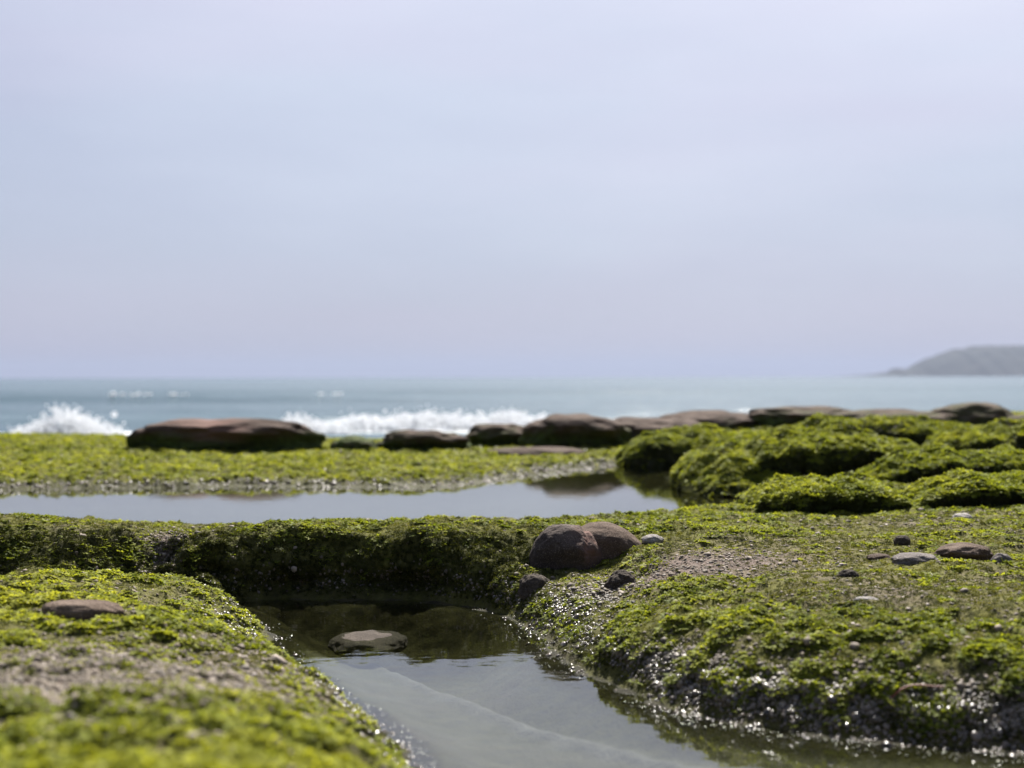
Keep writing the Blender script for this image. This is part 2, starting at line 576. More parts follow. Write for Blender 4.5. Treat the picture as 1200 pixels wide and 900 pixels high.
M_SHELF = mat_shelf()
M_BROWN = mat_stone('brown_stone', (.034, .022, .016), (.082, .056, .041), (.145, .108, .083))
M_SHORE = mat_stone('shore_stone', (.024, .015, .011), (.058, .038, .028), (.105, .076, .060))
M_CHAR = mat_stone('charcoal_stone', (.022, .018, .015), (.055, .042, .035), (.115, .092, .078))
M_GREY = mat_stone('grey_stone', (.055, .048, .045), (.115, .10, .092), (.20, .175, .16))
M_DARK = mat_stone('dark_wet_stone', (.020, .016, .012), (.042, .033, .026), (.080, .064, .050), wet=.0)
M_PALE = mat_stone('pale_stone', (.15, .14, .125), (.24, .22, .20), (.34, .31, .29))
M_LETTUCE = mat_leaf('sea_lettuce', (.075, .100, .012), (.205, .235, .026), (.330, .340, .052), .60, .50, .10)
M_TURF = mat_leaf('dark_turf', (.020, .023, .008), (.055, .062, .015), (.205, .200, .042), .70, .30, .06)
M_PEB = mat_pebble()
M_FOAM = mat_plain('sea_foam', (.84, .85, .86), .7, .3, .62)

# ------------------------------------------------------------------ terrain sheet
def rows():
    """row positions: about constant size in angle, finer on steep faces"""
    ys, y = [], 0.95
    while y < 13.9:
        ys.append(y)
        k = 0.0042
        if 2.15 < y < 2.75:
            k = 0.0024
        elif 5.2 < y < 9.6:
            k = 0.0034
        elif 3.55 < y < 4.20:
            k = 0.00125
        elif 1.0 <= y < 1.7:
            k = 0.006
        y *= 1 + k
    near = list(np.arange(-1.2, 0.95, 0.08))
    return np.array(near + ys, np.float32)


YS = rows()
MC = 780
SS = np.linspace(-0.47, 0.47, MC).astype(np.float32)
GX = (SS[None, :] * (np.maximum(YS, .9)[:, None] + 1.1)).astype(np.float32)
GY = np.repeat(YS[:, None], MC, 1).astype(np.float32)
GH, GA, GDN, GDF = land(GX, GY)


def normals(P):
    du = np.gradient(P, axis=1)
    dv = np.gradient(P, axis=0)
    n = np.cross(du, dv)
    n /= np.linalg.norm(n, axis=2)[..., None] + 1e-12
    return n


P0 = np.stack([GX, GY, GH], 2)
N0 = normals(P0)
DS = np.minimum(GDN, GDF)                         # distance from the nearest shore, negative under water
face = 1 - sstep(.45, .85, N0[..., 2])            # steep faces
ridge = sstep(3.55, 3.75, GY) * (1 - sstep(3.86, 3.97, GY)) * (1 - sstep(-.05, .3, GX))
above = sstep(-.04, .05, DS)
big = fbm(GX, GY, GH * 1.3, f=7, o=2)
mid_n = fbm(GX + 5, GY, GH * 1.2, f=19, o=2)
fine = fbm(GX, GY + 7, GH * 1.1, f=62, o=2)
CL = fbm(GX + 40, GY, GH, f=15, o=2)
clump = sstep(-.10, .30, CL) * GA[..., 2]
amp = above * (1 + sstep(5, 9, GY) * .4)
disp = amp * (big * (.008 + .030 * ridge) + mid_n * (.006 + .010 * ridge) + fine * (.0035 + .0015 * ridge) + clump * .019)
disp += (1 - above) * mid_n * .004
disp *= 1 - sstep(11.6, 12.4, GY) * .3
P1 = P0 + N0 * disp[..., None]
# two hollows washed into the foot of the ridge
for (hx, hy, hz, rx, rz, dep) in ((-.86, 3.85, .055, .085, .040, .085), (-.32, 3.84, .045, .14, .028, .07), (-.60, 3.85, .04, .07, .03, .05)):
    q = ((P1[..., 0] - hx) / rx) ** 2 + ((P1[..., 2] - hz) / rz) ** 2
    k = np.exp(-q) * (np.abs(P1[..., 1] - hy) < .22)
    P1[..., 1] += k * dep
    P1[..., 2] -= k * .004
N1 = normals(P1)

# masks for the rock itself
nA = fbm(GX, GY, f=3.2, o=3)
film = np.clip(.55 * GA[..., 2] + .45 * GA[..., 3] + .25 + nA * .5 - .55 * GA[..., 4], 0, 1)
for (u, v, ru, rv, k) in ((800, 668, 125, 20, .9), (905, 655, 90, 10, .5), (30, 805, 110, 40, .8), (190, 640, 24, 14, .8), (960, 705, 90, 16, .4)):
    gx, gy, gz = ground(u, v)
    rx, ry = ru / F * gy, max(.03, ground(u, v - rv)[1] - gy)
    film = film * (1 - k * np.exp(-(((GX - gx) / rx) ** 2 + ((GY - gy) / ry) ** 2)))
wet = np.clip(1 - sstep(.01, .10, P1[..., 2]) + ridge * .30, 0, 1)
wet = np.where(GDN < 0, 1, wet)
wet = np.where(GY > 5, np.clip(1 - sstep(.06, .26, GDF), 0, 1) * 1.25, wet)
sand = sstep(.03, .12, -GDN) * (1 - sstep(3.05, 3.35, GY))
# pale streak of sand across the pool floor; the floor beyond it is darker and deeper
line = np.array([wp(u, v, -.03) for u, v in ((440, 768), (490, 790), (560, 815), (620, 842), (700, 868), (800, 893), (900, 915))], np.float32)
dl = np.full(GX.shape, 9., np.float32)
for a, b in zip(line[:-1], line[1:]):
    e = b - a
    t_ = np.clip(((GX - a[0]) * e[0] + (GY - a[1]) * e[1]) / (e @ e), 0, 1)
    dl = np.minimum(dl, np.hypot(GX - a[0] - t_ * e[0], GY - a[1] - t_ * e[1]))
side = GY - np.interp(GX, line[:, 0], line[:, 1])          # >0 beyond the streak
inpool = (GDN < 0)
beyond = sstep(-.02, .10, side) * inpool
lx = fbm(GX, GY, f=16, o=3)
streak = np.exp(-(dl / (.024 + .012 * lx)) ** 2) * inpool * (.6 + .6 * np.clip(lx + .3, 0, 1))
P1[..., 2] += np.where(inpool, streak * .012 - beyond * .03 * sstep(.05, .2, -GDN), 0)
sand = np.clip(sand * (.60 - beyond * .22) * (1 + .25 * lx) + streak * .75 * (1 - sstep(3.0, 3.3, GY)), 0, 1)
sand = np.where(GDF < 0, .75 * sstep(.1, .5, -GDF) * (1 - sstep(.2, .7, GX)), sand)
film = np.where(GDF < 0, .9, film)
sheet = mesh_np('rock_shelf', P1.reshape(-1, 3), grid_faces(len(YS), MC))
weedy = np.clip((GDN < -.005) * (1 - sand / .32).clip(0, 1) + (GDF < -.01) * .85 * sstep(.1, .6, GX) + ridge * .45 * sstep(-.35, .15, mid_n), 0, 1)
add_color(sheet, 'cover', np.stack([film, wet, sand, weedy], 2).reshape(-1, 4))
sheet.materials.append(M_SHELF)
shelf = link(bpy.data.objects.new('rock_shelf', sheet))
tag(shelf, 'low brown rock shelf with tide pools, covered in green algae', kind='structure')

# ------------------------------------------------------------------ water
def sheet_of_water(name, x0, x1, y0, y1, mat, label):
    V = np.array([(x0, y0, 0), (x1, y0, 0), (x1, y1, 0), (x0, y1, 0)], np.float32)
    me = mesh_np(name, V, np.array([[0, 1, 2, 3]]))
    me.materials.append(mat)
    o = link(bpy.data.objects.new(name, me))
    tag(o, label, kind='structure')
    return o


sheet_of_water('pool_water', -1.15, 1.95, .2, 3.98, mat_pool('near_pool_water', .10), 'still clear water of the near tide pool, mirroring the sky')
sheet_of_water('pool_water', -4.0, 1.45, 4.72, 9.75, mat_pool('far_pool_water', .045), 'calm water of the far tide pool, mirroring the pale sky')

SEA = -0.90
ny, nx = 620, 420
sy = 11.0 * (7000.0 / 11.0) ** (np.linspace(0, 1, ny) ** 1.05)
ss = np.linspace(-.62, .62, nx)
SX = (ss[None, :] * (sy[:, None] + 8)).astype(np.float32)
SY = np.repeat(sy[:, None], nx, 1).astype(np.float32)
fadef = 1 - sstep(160, 420, SY)
wob = fbm(SX * .03, SY * .01, f=1, o=2)
h = np.zeros_like(SX)


def swell(yc, amp_, wid_f, wid_b, xa, xb, wig):
    c = yc + wig * fbm(SX * .02 + yc, SX * 0 + 3, f=1, o=2) * 6
    d = SY - c
    ax = sstep(xa - 12, xa + 6, SX) * (1 - sstep(xb - 6, xb + 14, SX)) * (.85 + .4 * fbm(SX * .05, SX * 0 + yc, f=1, o=2))
    return amp_ * ax * np.where(d < 0, np.exp(-(d / wid_f) ** 2), np.exp(-(d / wid_b) ** 2))


h += swell(84, .50, 2.4, 6, -60, -9, 1.0)
h += swell(118, .42, 4, 9, -60, 16, 1.0)
h += swell(60, .16, 3, 6, -40, 40, 1.0)
h += swell(45, .28, 1.6, 3.5, -60, 2, .5)
h += swell(33.6, .30, .9, 2.0, -12, -9.6, .2)
h += swell(150, .28, 4, 9, -60, 60, 1.0)
h += fadef * (fbm(SX * .25, SY * .6, f=1, o=3) * .09 + fbm(SX * .9, SY * 1.8, f=1, o=2) * .03)
foamm = np.zeros_like(SX)
fy = 41.0 + 2.0 * fbm(SX * .08, SX * 0, f=1, o=2)
fx = sstep(-10, -8.5, SX) * (1 - sstep(.8, 3.0, SX))
foamm += fx * np.exp(-((SY - fy) / 3.2) ** 2) * 1.1
foamm += sstep(-16, -14, SX) * (1 - sstep(-9.5, -8, SX)) * np.exp(-((SY - 35) / 3.0) ** 2)
foamm += .5 * sstep(-7, -4, SX) * (1 - sstep(-1, 1.5, SX)) * np.exp(-((SY - 49) / 1.4) ** 2)
sea_me = mesh_np('sea', np.stack([SX, SY, SEA + h], 2).reshape(-1, 3), grid_faces(ny, nx))
add_color(sea_me, 'cover', np.stack([np.clip(foamm, 0, 1)] * 3, 2).reshape(-1, 3))
sea_me.materials.append(mat_sea())
sea = link(bpy.data.objects.new('sea', sea_me))
tag(sea, 'blue green sea with low swells running to the horizon', kind='structure')


# ------------------------------------------------------------------ scattering
protos = bpy.data.collections.new('growth_prototypes')


def proto_set(name, makers, mat):
    c = bpy.data.collections.new(name)
    for i, mk in enumerate(makers):
        V, Fc = mk(i)
        me = mesh_np(f'{name}_{i}', V, Fc)
        me.materials.append(mat)
        c.objects.link(bpy.data.objects.new(f'{name}_{i}', me))
    return c


def mk_lettuce(i):
    r = np.random.default_rng(100 + i)
    V, Fc = [], []
    for k in range(20):
        a = r.uniform(0, 2 * math.pi)
        rad = math.sqrt(r.uniform(0, 1)) * .8
        base = np.array([math.cos(a) * rad, math.sin(a) * rad, -.25])
        az = a + r.normal() * .9
        out = np.array([math.cos(az), math.sin(az), 0])
        side_ = np.array([-math.sin(az), math.cos(az), 0])
        ln, wd = r.uniform(.7, 1.25), r.uniform(.28, .55)
        lean = r.uniform(.25, 1.0) if i < 3 else r.uniform(.9, 1.5)
        b0 = len(V)
        for j, tt in enumerate((0, .45, .8, 1.0)):
            z = ln * (tt * (1.0 - min(lean, 1.3) * .60 * tt)) * (1 if i < 3 else .6)
            o_ = out * ln * lean * tt * (0.45 + .5 * tt)
            wj = wd * (.35, 1.0, .9, .35)[j]
            cr_ = r.normal(size=3) * .10 * tt
            tw = r.normal() * .25
            V.append(base + o_ + np.array([0, 0, z]) - side_ * wj * .5 + cr_ + out * tw * .2)
            V.append(base + o_ + np.array([0, 0, z]) + side_ * wj * .5 - cr_ * .5 - out * tw * .2 + np.array([0, 0, r.normal() * .1]))
        for j in range(3):
            Fc.append((b0 + 2 * j, b0 + 2 * j + 1, b0 + 2 * j + 3, b0 + 2 * j + 2))
    return np.array(V), np.array(Fc)


def mk_turf(i):
    r = np.random.default_rng(300 + i)
    V, Fc = [], []
    for k in range(26):
        a = r.uniform(0, 2 * math.pi)
        rad = math.sqrt(r.uniform(0, 1)) * .95
        base = np.array([math.cos(a) * rad, math.sin(a) * rad, -.2])
        az = r.uniform(0, 2 * math.pi)
        out = np.array([math.cos(az), math.sin(az), 0])
        sd_ = np.array([-math.sin(az + r.normal() * .5), math.cos(az), 0])
        ln, wd = r.uniform(.5, 1.15), r.uniform(.14, .30)
        le = r.uniform(.2, 1.1)
        b0 = len(V)
        for j, tt in enumerate((0, .55, 1.0)):
            c = base + out * ln * le * tt * tt * .8 + np.array([0, 0, ln * tt * (1 - .35 * le * tt)]) + r.normal(size=3) * .05
            wj = wd * (.7, 1.0, .45)[j]
            V.append(c - sd_ * wj * .5)
            V.append(c + sd_ * wj * .5)
        for j in range(2):
            Fc.append((b0 + 2 * j, b0 + 2 * j + 1, b0 + 2 * j + 3, b0 + 2 * j + 2))
    return np.array(V), np.array(Fc)


def ico(sub):
    t = (1 + 5 ** .5) / 2
    V = [(-1, t, 0), (1, t, 0), (-1, -t, 0), (1, -t, 0), (0, -1, t), (0, 1, t), (0, -1, -t), (0, 1, -t), (t, 0, -1), (t, 0, 1), (-t, 0, -1), (-t, 0, 1)]
    Fc = [(0, 11, 5), (0, 5, 1), (0, 1, 7), (0, 7, 10), (0, 10, 11), (1, 5, 9), (5, 11, 4), (11, 10, 2), (10, 7, 6), (7, 1, 8), (3, 9, 4), (3, 4, 2), (3, 2, 6), (3, 6, 8), (3, 8, 9), (4, 9, 5), (2, 4, 11), (6, 2, 10), (8, 6, 7), (9, 8, 1)]
    V = [np.array(v) / np.linalg.norm(v) for v in V]
    for _ in range(sub):
        cache, G = {}, []

        def mid(a, b):
            k = (min(a, b), max(a, b))
            if k not in cache:
                q = V[a] + V[b]
                V.append(q / np.linalg.norm(q))
                cache[k] = len(V) - 1
            return cache[k]
        for a, b, c in Fc:
            x, y, z = mid(a, b), mid(b, c), mid(c, a)
            G += [(a, x, z), (b, y, x), (c, z, y), (x, y, z)]
        Fc = G
    return np.array(V, np.float32), np.array(Fc, np.int32)


def mk_pebble(i):
    V, Fc = ico(1)
    r = np.random.default_rng(500 + i)
    V = V * (1 + r.normal(size=(len(V), 1)) * .12) * np.array([1, r.uniform(.7, 1), r.uniform(.45, .75)])
    return V, Fc


def mk_drop(i):
    V, Fc = ico(1)
    return V, Fc


C_LET = proto_set('sea_lettuce_tuft', [mk_lettuce] * 5, M_LETTUCE)
C_TURF = proto_set('turf_tuft', [mk_turf] * 5, M_TURF)
C_PEB = proto_set('pebble', [mk_pebble] * 4, M_PEB)
C_DROP = proto_set('foam_drop', [mk_drop], M_FOAM)


def gn_tree(coll):
    g = bpy.data.node_groups.new('scatter_' + coll.name, 'GeometryNodeTree')
    g.interface.new_socket('Geometry', in_out='INPUT', socket_type='NodeSocketGeometry')
    g.interface.new_socket('Geometry', in_out='OUTPUT', socket_type='NodeSocketGeometry')
    gi, go = g.nodes.new('NodeGroupInput'), g.nodes.new('NodeGroupOutput')
    ip = g.nodes.new('GeometryNodeInstanceOnPoints')
    ci = g.nodes.new('GeometryNodeCollectionInfo')
    ci.inputs['Collection'].default_value = coll
    ci.inputs['Separate Children'].default_value = True
    ci.inputs['Reset Children'].default_value = True

    def na(name, dt):
        n = g.nodes.new('GeometryNodeInputNamedAttribute')
        n.data_type = dt
        n.inputs['Name'].default_value = name
        return n.outputs['Attribute']
    e2r = g.nodes.new('FunctionNodeEulerToRotation')
    g.links.new(na('rot', 'FLOAT_VECTOR'), e2r.inputs[0])
    ip.inputs['Pick Instance'].default_value = True
    g.links.new(gi.outputs[0], ip.inputs['Points'])
    g.links.new(ci.outputs[0], ip.inputs['Instance'])
    g.links.new(na('idx', 'INT'), ip.inputs['Instance Index'])
    g.links.new(e2r.outputs[0], ip.inputs['Rotation'])
    g.links.new(na('scl', 'FLOAT_VECTOR'), ip.inputs['Scale'])
    g.links.new(ip.outputs[0], go.inputs[0])
    return g


TREES = {}


def scatter(name, pts, nrm, scl, tint, coll, mat, parent=None, wet_=None, zs=None, label=None, spin_tilt=.25):
    n = len(pts)
    me = bpy.data.meshes.new(name)
    me.vertices.add(n)
    me.vertices.foreach_set('co', np.asarray(pts, np.float32).ravel())
    # euler XYZ that takes +Z to the normal after a random spin: R = Rz(az) Ry(tilt), spin folded in by lean
    nr = nrm + rng.normal(size=(n, 3)) * spin_tilt
    nr /= np.linalg.norm(nr, axis=1)[:, None]
    az = np.arctan2(nr[:, 1], nr[:, 0])
    tilt = np.arccos(np.clip(nr[:, 2], -1, 1))
    rot = np.stack([np.zeros(n), tilt, az], 1)
    sc = np.repeat(np.asarray(scl)[:, None], 3, 1)
    if zs is not None:
        sc[:, 2] *= zs
    for nm, ty, key, arr in (('rot', 'FLOAT_VECTOR', 'vector', rot), ('scl', 'FLOAT_VECTOR', 'vector', sc), ('tint', 'FLOAT', 'value', tint), ('wet', 'FLOAT', 'value', wet_ if wet_ is not None else np.zeros(n))):
        me.attributes.new(nm, ty, 'POINT').data.foreach_set(key, np.asarray(arr, np.float32).ravel())
    k = len(coll.objects)
    me.attributes.new('idx', 'INT', 'POINT').data.foreach_set('value', rng.integers(0, k, n).astype(np.int32))
    me.materials.append(mat)
    o = link(bpy.data.objects.new(name, me), parent)
    if coll.name not in TREES:
        TREES[coll.name] = gn_tree(coll)
    md = o.modifiers.new('scatter', 'NODES')
    md.node_group = TREES[coll.name]
    tag(o, label, kind='stuff')
    return o


# sample the terrain sheet
def sample(n, weight):
    wgt = weight[:-1, :-1].astype(np.float64)
    cs = np.cumsum(wgt.ravel())
    k = np.searchsorted(cs, rng.uniform(0, cs[-1], n))
    i, j = np.divmod(k, weight.shape[1] - 1)
    a, b = rng.uniform(0, 1, (2, len(k)))

    def at(Arr):
        if Arr.ndim == 3:
            a_, b_ = a[:, None], b[:, None]
        else:
            a_, b_ = a, b
        return (Arr[i, j] * (1 - a_) * (1 - b_) + Arr[i + 1, j] * a_ * (1 - b_) + Arr[i, j + 1] * (1 - a_) * b_ + Arr[i + 1, j + 1] * a_ * b_)
    return at


du = np.zeros_like(P1)
du[:, :-1] = P1[:, 1:] - P1[:, :-1]
dv = np.zeros_like(P1)
dv[:-1] = P1[1:] - P1[:-1]
AREA = np.linalg.norm(np.cross(du, dv), axis=2)
vis = (GY > 1.0) & (GY < 12.9) & (np.abs(GX) < .42 * GY + .35) & (P1[..., 2] > -.01) & (P1[..., 2] < .6)
lod = 1.0 / np.maximum(GY, 1.6) ** 1.8
n6 = fbm(GX + 11, GY + 3, f=6.5, o=3)
n20 = fbm(GX + 23, GY + 1, P1[..., 2], f=17, o=2)
nz1 = N1[..., 2]
A_, B_, G_ = GA[..., 2], GA[..., 3], GA[..., 4]
z1 = P1[..., 2]

pa = sstep(-.12, .16, CL * 1.15 + n20 * .3 + n6 * .45 + (A_ - .58) * .95 + .22 * fbm(GX + 2, GY - 4, f=1.7, o=2))
pa *= sstep(.25, .62, nz1 + A_ * .12) * .93 + .07
pa *= 1 - .80 * ridge
pa *= np.where(GY > 5, sstep(.02, .16, GDF + .12 * n20), sstep(.004, .035, z1)) * (1 - G_ * .8)
# bare brown ground behind the boulder, a thin olive sward on the flat
for (u, v, ru, rv, k) in ((800, 668, 130, 22, .95), (905, 672, 130, 12, .6), (30, 810, 110, 40, .75), (190, 640, 26, 16, .9), (960, 700, 110, 25, .7), (250, 800, 90, 22, .5)):
    gx, gy, gz = ground(u, v)
    g2 = ground(u, v - rv)[1]
    rx, ry = ru / F * gy, max(.03, g2 - gy)
    pa *= 1 - k * np.exp(-(((GX - gx) / rx) ** 2 + ((GY - gy) / ry) ** 2))
# bright clumps that hang down the left of the ridge, and a few on its dark face
for (u, v, r_, k) in ((18, 640, 26, .9), (110, 655, 30, .8), (150, 648, 26, .9), (75, 662, 22, .7), (225, 648, 20, .6), (330, 622, 30, .6), (505, 655, 14, .8), (430, 638, 20, .45), (560, 640, 18, .5), (690, 665, 18, .7), (745, 668, 16, .8), (765, 660, 14, .8), (640, 720, 22, .7)):
    gx, gy, gz = ground(u, v)
    rr = r_ / F * gy
    pa = np.maximum(pa, k * np.exp(-(((GX - gx) / rr) ** 2 + ((z1 - gz) / (rr * .8)) ** 2 + ((GY - gy) / (rr * 3)) ** 2)))

nA_ = 210000
wa = AREA * lod * pa * vis
at = sample(nA_, wa)
pts, nr = at(P1), at(N1)
gy = pts[:, 1]
size = np.interp(gy, (1, 2.5, 4, 7, 12), (.0060, .0065, .0070, .0105, .0155)) * rng.uniform(.6, 1.35, nA_) * (0.75 + .5 * at(pa))
nr = nr * .55 + np.array([0, 0, .6])
leftb = (1 - sstep(-.4, 0, pts[:, 0])) * (1 - sstep(3.4, 3.7, gy))
tint = .48 + .40 * at(fbm(GX, GY, f=9, o=3)) + .55 * at(fbm(GX + 9, GY + 2, f=2.2, o=2)) + rng.normal(size=nA_) * .16 + .24 * leftb + .10 * sstep(5, 8, gy) - .22 * at(ridge) - .10 * (1 - sstep(.03, .09, pts[:, 2])) * (gy < 4.3)
scatter('sea_lettuce', pts - nr * size[:, None] * .15, nr, size, np.clip(tint, 0, 1), C_LET, M_LETTUCE, zs=rng.uniform(.40, .85, nA_), label='bright green sea lettuce growing in tufts over the rock shelf')

pb = np.clip(B_ * 1.1 + n6 * .5 - .1, .04, 1) * (1 - .6 * pa) * sstep(.002, .02, z1)
pb = np.maximum(pb, ridge * .95 * sstep(.0, .02, z1))
for (u, v, ru, rv, k) in ((800, 668, 120, 20, .85), (30, 810, 110, 40, .7), (190, 640, 24, 14, .9), (690, 700, 60, 15, .5)):
    gx, gy_, gz = ground(u, v)
    g2 = ground(u, v - rv)[1]
    rx, ry = ru / F * gy_, max(.03, g2 - gy_)
    pb *= 1 - k * np.exp(-(((GX - gx) / rx) ** 2 + ((GY - gy_) / ry) ** 2))
nB_ = 130000
at = sample(nB_, AREA * lod * pb * vis)
pts, nr = at(P1), at(N1)
gy = pts[:, 1]
size = np.interp(gy, (1, 2.5, 4, 7, 12), (.0050, .0055, .0062, .010, .016)) * rng.uniform(.6, 1.4, nB_)
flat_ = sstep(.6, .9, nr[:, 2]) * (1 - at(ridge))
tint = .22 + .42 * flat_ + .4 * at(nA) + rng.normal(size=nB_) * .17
scatter('turf_algae', pts - nr * size[:, None] * .1, nr * .7 + np.array([0, 0, .4]), size, np.clip(tint, 0, 1), C_TURF, M_TURF, zs=np.where(flat_ > .5, .6, 1.0), label='short dark olive turf of algae matting the rock')

pg = (np.exp(-((z1 - .038) / .032) ** 2) * sstep(.006, .022, z1) * (.50 + .25 * (GX > .2)) + G_ * .35 + .01) * (.35 + .65 * sstep(-.25, .25, n20)) * (1 - .55 * pa)
pg += .7 * (GX > .25) * (GY < 2.75) * np.exp(-((z1 - .045) / .035) ** 2)
pg = np.where(GY > 5, np.exp(-((GDF - .03) / .06) ** 2) * .45 * (.3 + .7 * sstep(-.1, .3, n20)) + .008, pg)
for (u, v, ru, rv, k) in ((30, 805, 100, 40, 1.0), (255, 800, 70, 18, .8), (800, 668, 110, 18, .25), (690, 702, 60, 14, .8), (190, 640, 22, 14, .6)):
    gx, gy_, gz = ground(u, v)
    g2 = ground(u, v - rv)[1]
    rx, ry = ru / F * gy_, max(.03, g2 - gy_)
    pg += k * np.exp(-(((GX - gx) / rx) ** 2 + ((GY - gy_) / ry) ** 2))
nG_ = 60000
at = sample(nG_, AREA * lod * pg * vis)
pts, nr = at(P1), at(N1)
gy = pts[:, 1]
size = np.interp(gy, (1, 2.5, 4, 7, 12), (.0022, .0030, .0032, .0060, .009)) * np.exp(rng.normal(size=nG_) * .38)
wetp = np.clip(1 - sstep(.04, .10, pts[:, 2]), 0, 1) * np.where(gy > 5, .55, 1)
scatter('pebble_grit', pts, nr, size, np.clip(rng.normal(size=nG_) * .22 + .48, 0, 1), C_PEB, M_PEB, wet_=wetp, label='wet brown pebbles and grit along the waterline')


# ------------------------------------------------------------------ stones
def stone_mesh(name, w_, d_, h_, seed, sub=4, ex=1.0, rough=.10, crack=None, top_flat=0.0, green=(0, 0), f1=1.5, lean=0.0, overhang=0.0, taper=0.0):
    V, Fc = ico(sub)
    n = V.copy()
    V = np.sign(V) * np.abs(V) ** ex
    V /= np.abs(V).max(axis=0)
    o = seed * 7.31
    V = V * (1 + rough * 1.8 * fbm(n[:, 0] + o, n[:, 1] + o, n[:, 2], f=f1, o=2)[:, None])
    V = V + n * (rough * .30 * fbm(n[:, 0] + o, n[:, 1], n[:, 2], f=5, o=3))[:, None]
    if top_flat:
        V[:, 2] = np.where(V[:, 2] > 0, V[:, 2] * (1 - top_flat * V[:, 2].clip(0, 1) * .5), V[:, 2])
    if overhang:
        k = np.clip(-V[:, 1], 0, 1) * (1 - sstep(-.2, .55, V[:, 2]))
        V[:, 1] += overhang * k
    if taper:
        V[:, 2] *= 1 - taper * sstep(-.1, 1.0, V[:, 0])
        V[:, 1] *= 1 - taper * .5 * sstep(0, 1.0, V[:, 0])
    V[:, 0] += lean * V[:, 2]
    cov = np.zeros((len(V), 3), np.float32)
    z = V[:, 2]
    front = sstep(-.2, .6, -n[:, 1])
    cov[:, 0] = np.clip(green[0] * (1 - sstep(-.1, .75, z)) + green[1] * sstep(.1, .7, n[:, 2]) + .25 * fbm(n[:, 0] + 3, n[:, 1], n[:, 2], f=2, o=2), 0, 1) if (green[0] or green[1]) else 0
    cov[:, 1] = 1 - sstep(-.5, .2, z)
    if crack is not None:
        cx, cw, cd = crack
        wob_ = .16 * fbm(V[:, 0], V[:, 2] * 2 + o, V[:, 1], f=2.2, o=2)
        t = V[:, 0] - cx - wob_ - .22 * (-V[:, 2])
        k = np.exp(-(t / cw) ** 2) * sstep(-.3, .3, z)
        V = V - n * (cd * k)[:, None]
        cov[:, 2] = np.clip(np.exp(-((t - cw * .2) / (cw * 2.2)) ** 2) * sstep(-.35, .2, z) * (.65 + .8 * fbm(n[:, 0], n[:, 1], n[:, 2] + 4, f=4, o=2)), 0, 1)
    V = V * np.array([w_ / 2, d_ / 2, h_ / 2])
    me = mesh_np(name, V, Fc)
    add_color(me, 'cover', cov)
    return me


def stone(name, u0, u1, vt, vb, mat, seed, label, cat='rock', group=None, deep=.8, sink=.3, Y=None, tilt=0, rz=0, algae=0, **kw):
    uc = (u0 + u1) / 2
    gx, gy_, gz = ground(uc, vb)
    if Y is not None:
        gy_ = Y
        gx = (uc - 600) / F * Y
        gz = CAM_H - (vb - 441.5) / F * Y
    wd = (u1 - u0) / F * gy_
    vis_h = (vb - vt) / F * gy_
    full_h = vis_h / (1 - sink)
    dp = wd * deep
    me = stone_mesh(name, wd, dp, full_h, seed, **kw)
    me.materials.append(mat)
    o = link(bpy.data.objects.new(name, me))
    o.location = (gx, gy_ + dp * .42, gz - full_h * sink + full_h / 2)
    o.rotation_euler = (0, R(tilt), R(rz))
    tag(o, label, cat, group)
    if algae:
        grow(o, me, algae, gy_)
    return o


def grow(o, me, cover, dist):
    """tufts on the upper side of a rock, a dark turf lower down"""
    nv = len(me.vertices)
    co = np.empty(nv * 3, np.float32)
    me.vertices.foreach_get('co', co)
    no = np.empty(nv * 3, np.float32)
    me.vertices.foreach_get('normal', no)
    co, no = co.reshape(-1, 3), no.reshape(-1, 3)
    tri = np.empty(len(me.polygons) * 3, np.int32)
    me.loops.foreach_get('vertex_index', tri)
    tri = tri.reshape(-1, 3)
    c = co[tri]
    ar = np.linalg.norm(np.cross(c[:, 1] - c[:, 0], c[:, 2] - c[:, 0]), axis=1) / 2
    cen, nn = c.mean(1), no[tri].mean(1)
    ns = fbm(cen[:, 0] + dist, cen[:, 1], cen[:, 2], f=5, o=2)
    H = co[:, 2].max()
    upper = sstep(.15, .6, nn[:, 2] + ns * .55) * sstep(-.1, .2, cen[:, 2] / H + .1)
    upper = upper * (.25 + .75 * sstep(-.34, -.08, fbm(cen[:, 0] * 1.0 + dist * 3, cen[:, 1] + 7, f=3.2, o=3)))
    for nm, wgt, coll, mat, base, n_m2, t0 in (('sea_lettuce', ar * (upper * cover + .012), C_LET, M_LETTUCE, (.009, .0125, .017), 5000, .5), ('turf_algae', ar * (1 - upper * .8) * (cen[:, 2] > -H * .9), C_TURF, M_TURF, (.007, .010, .013), 3600, .25)):
        n = int(min(9000, n_m2 * ar.sum() * (9.5 / dist) ** 1.3))
        cs = np.cumsum(wgt.astype(np.float64))
        k = np.searchsorted(cs, rng.uniform(0, cs[-1], n)).clip(0, len(tri) - 1)
        r1, r2 = rng.uniform(0, 1, (2, n))
        s = np.sqrt(r1)
        p = (1 - s)[:, None] * c[k, 0] + (s * (1 - r2))[:, None] * c[k, 1] + (s * r2)[:, None] * c[k, 2]
        nr_ = nn[k] * .6 + np.array([0, 0, .5])
        sc = np.interp(dist, (4, 7, 12), base) * rng.uniform(.6, 1.35, n)
        scatter(nm, p, nr_, sc, np.clip(t0 + ns[k] * .5 + rng.normal(size=n) * .15, 0, 1), coll, mat, parent=o, zs=rng.uniform(.5, .9, n))


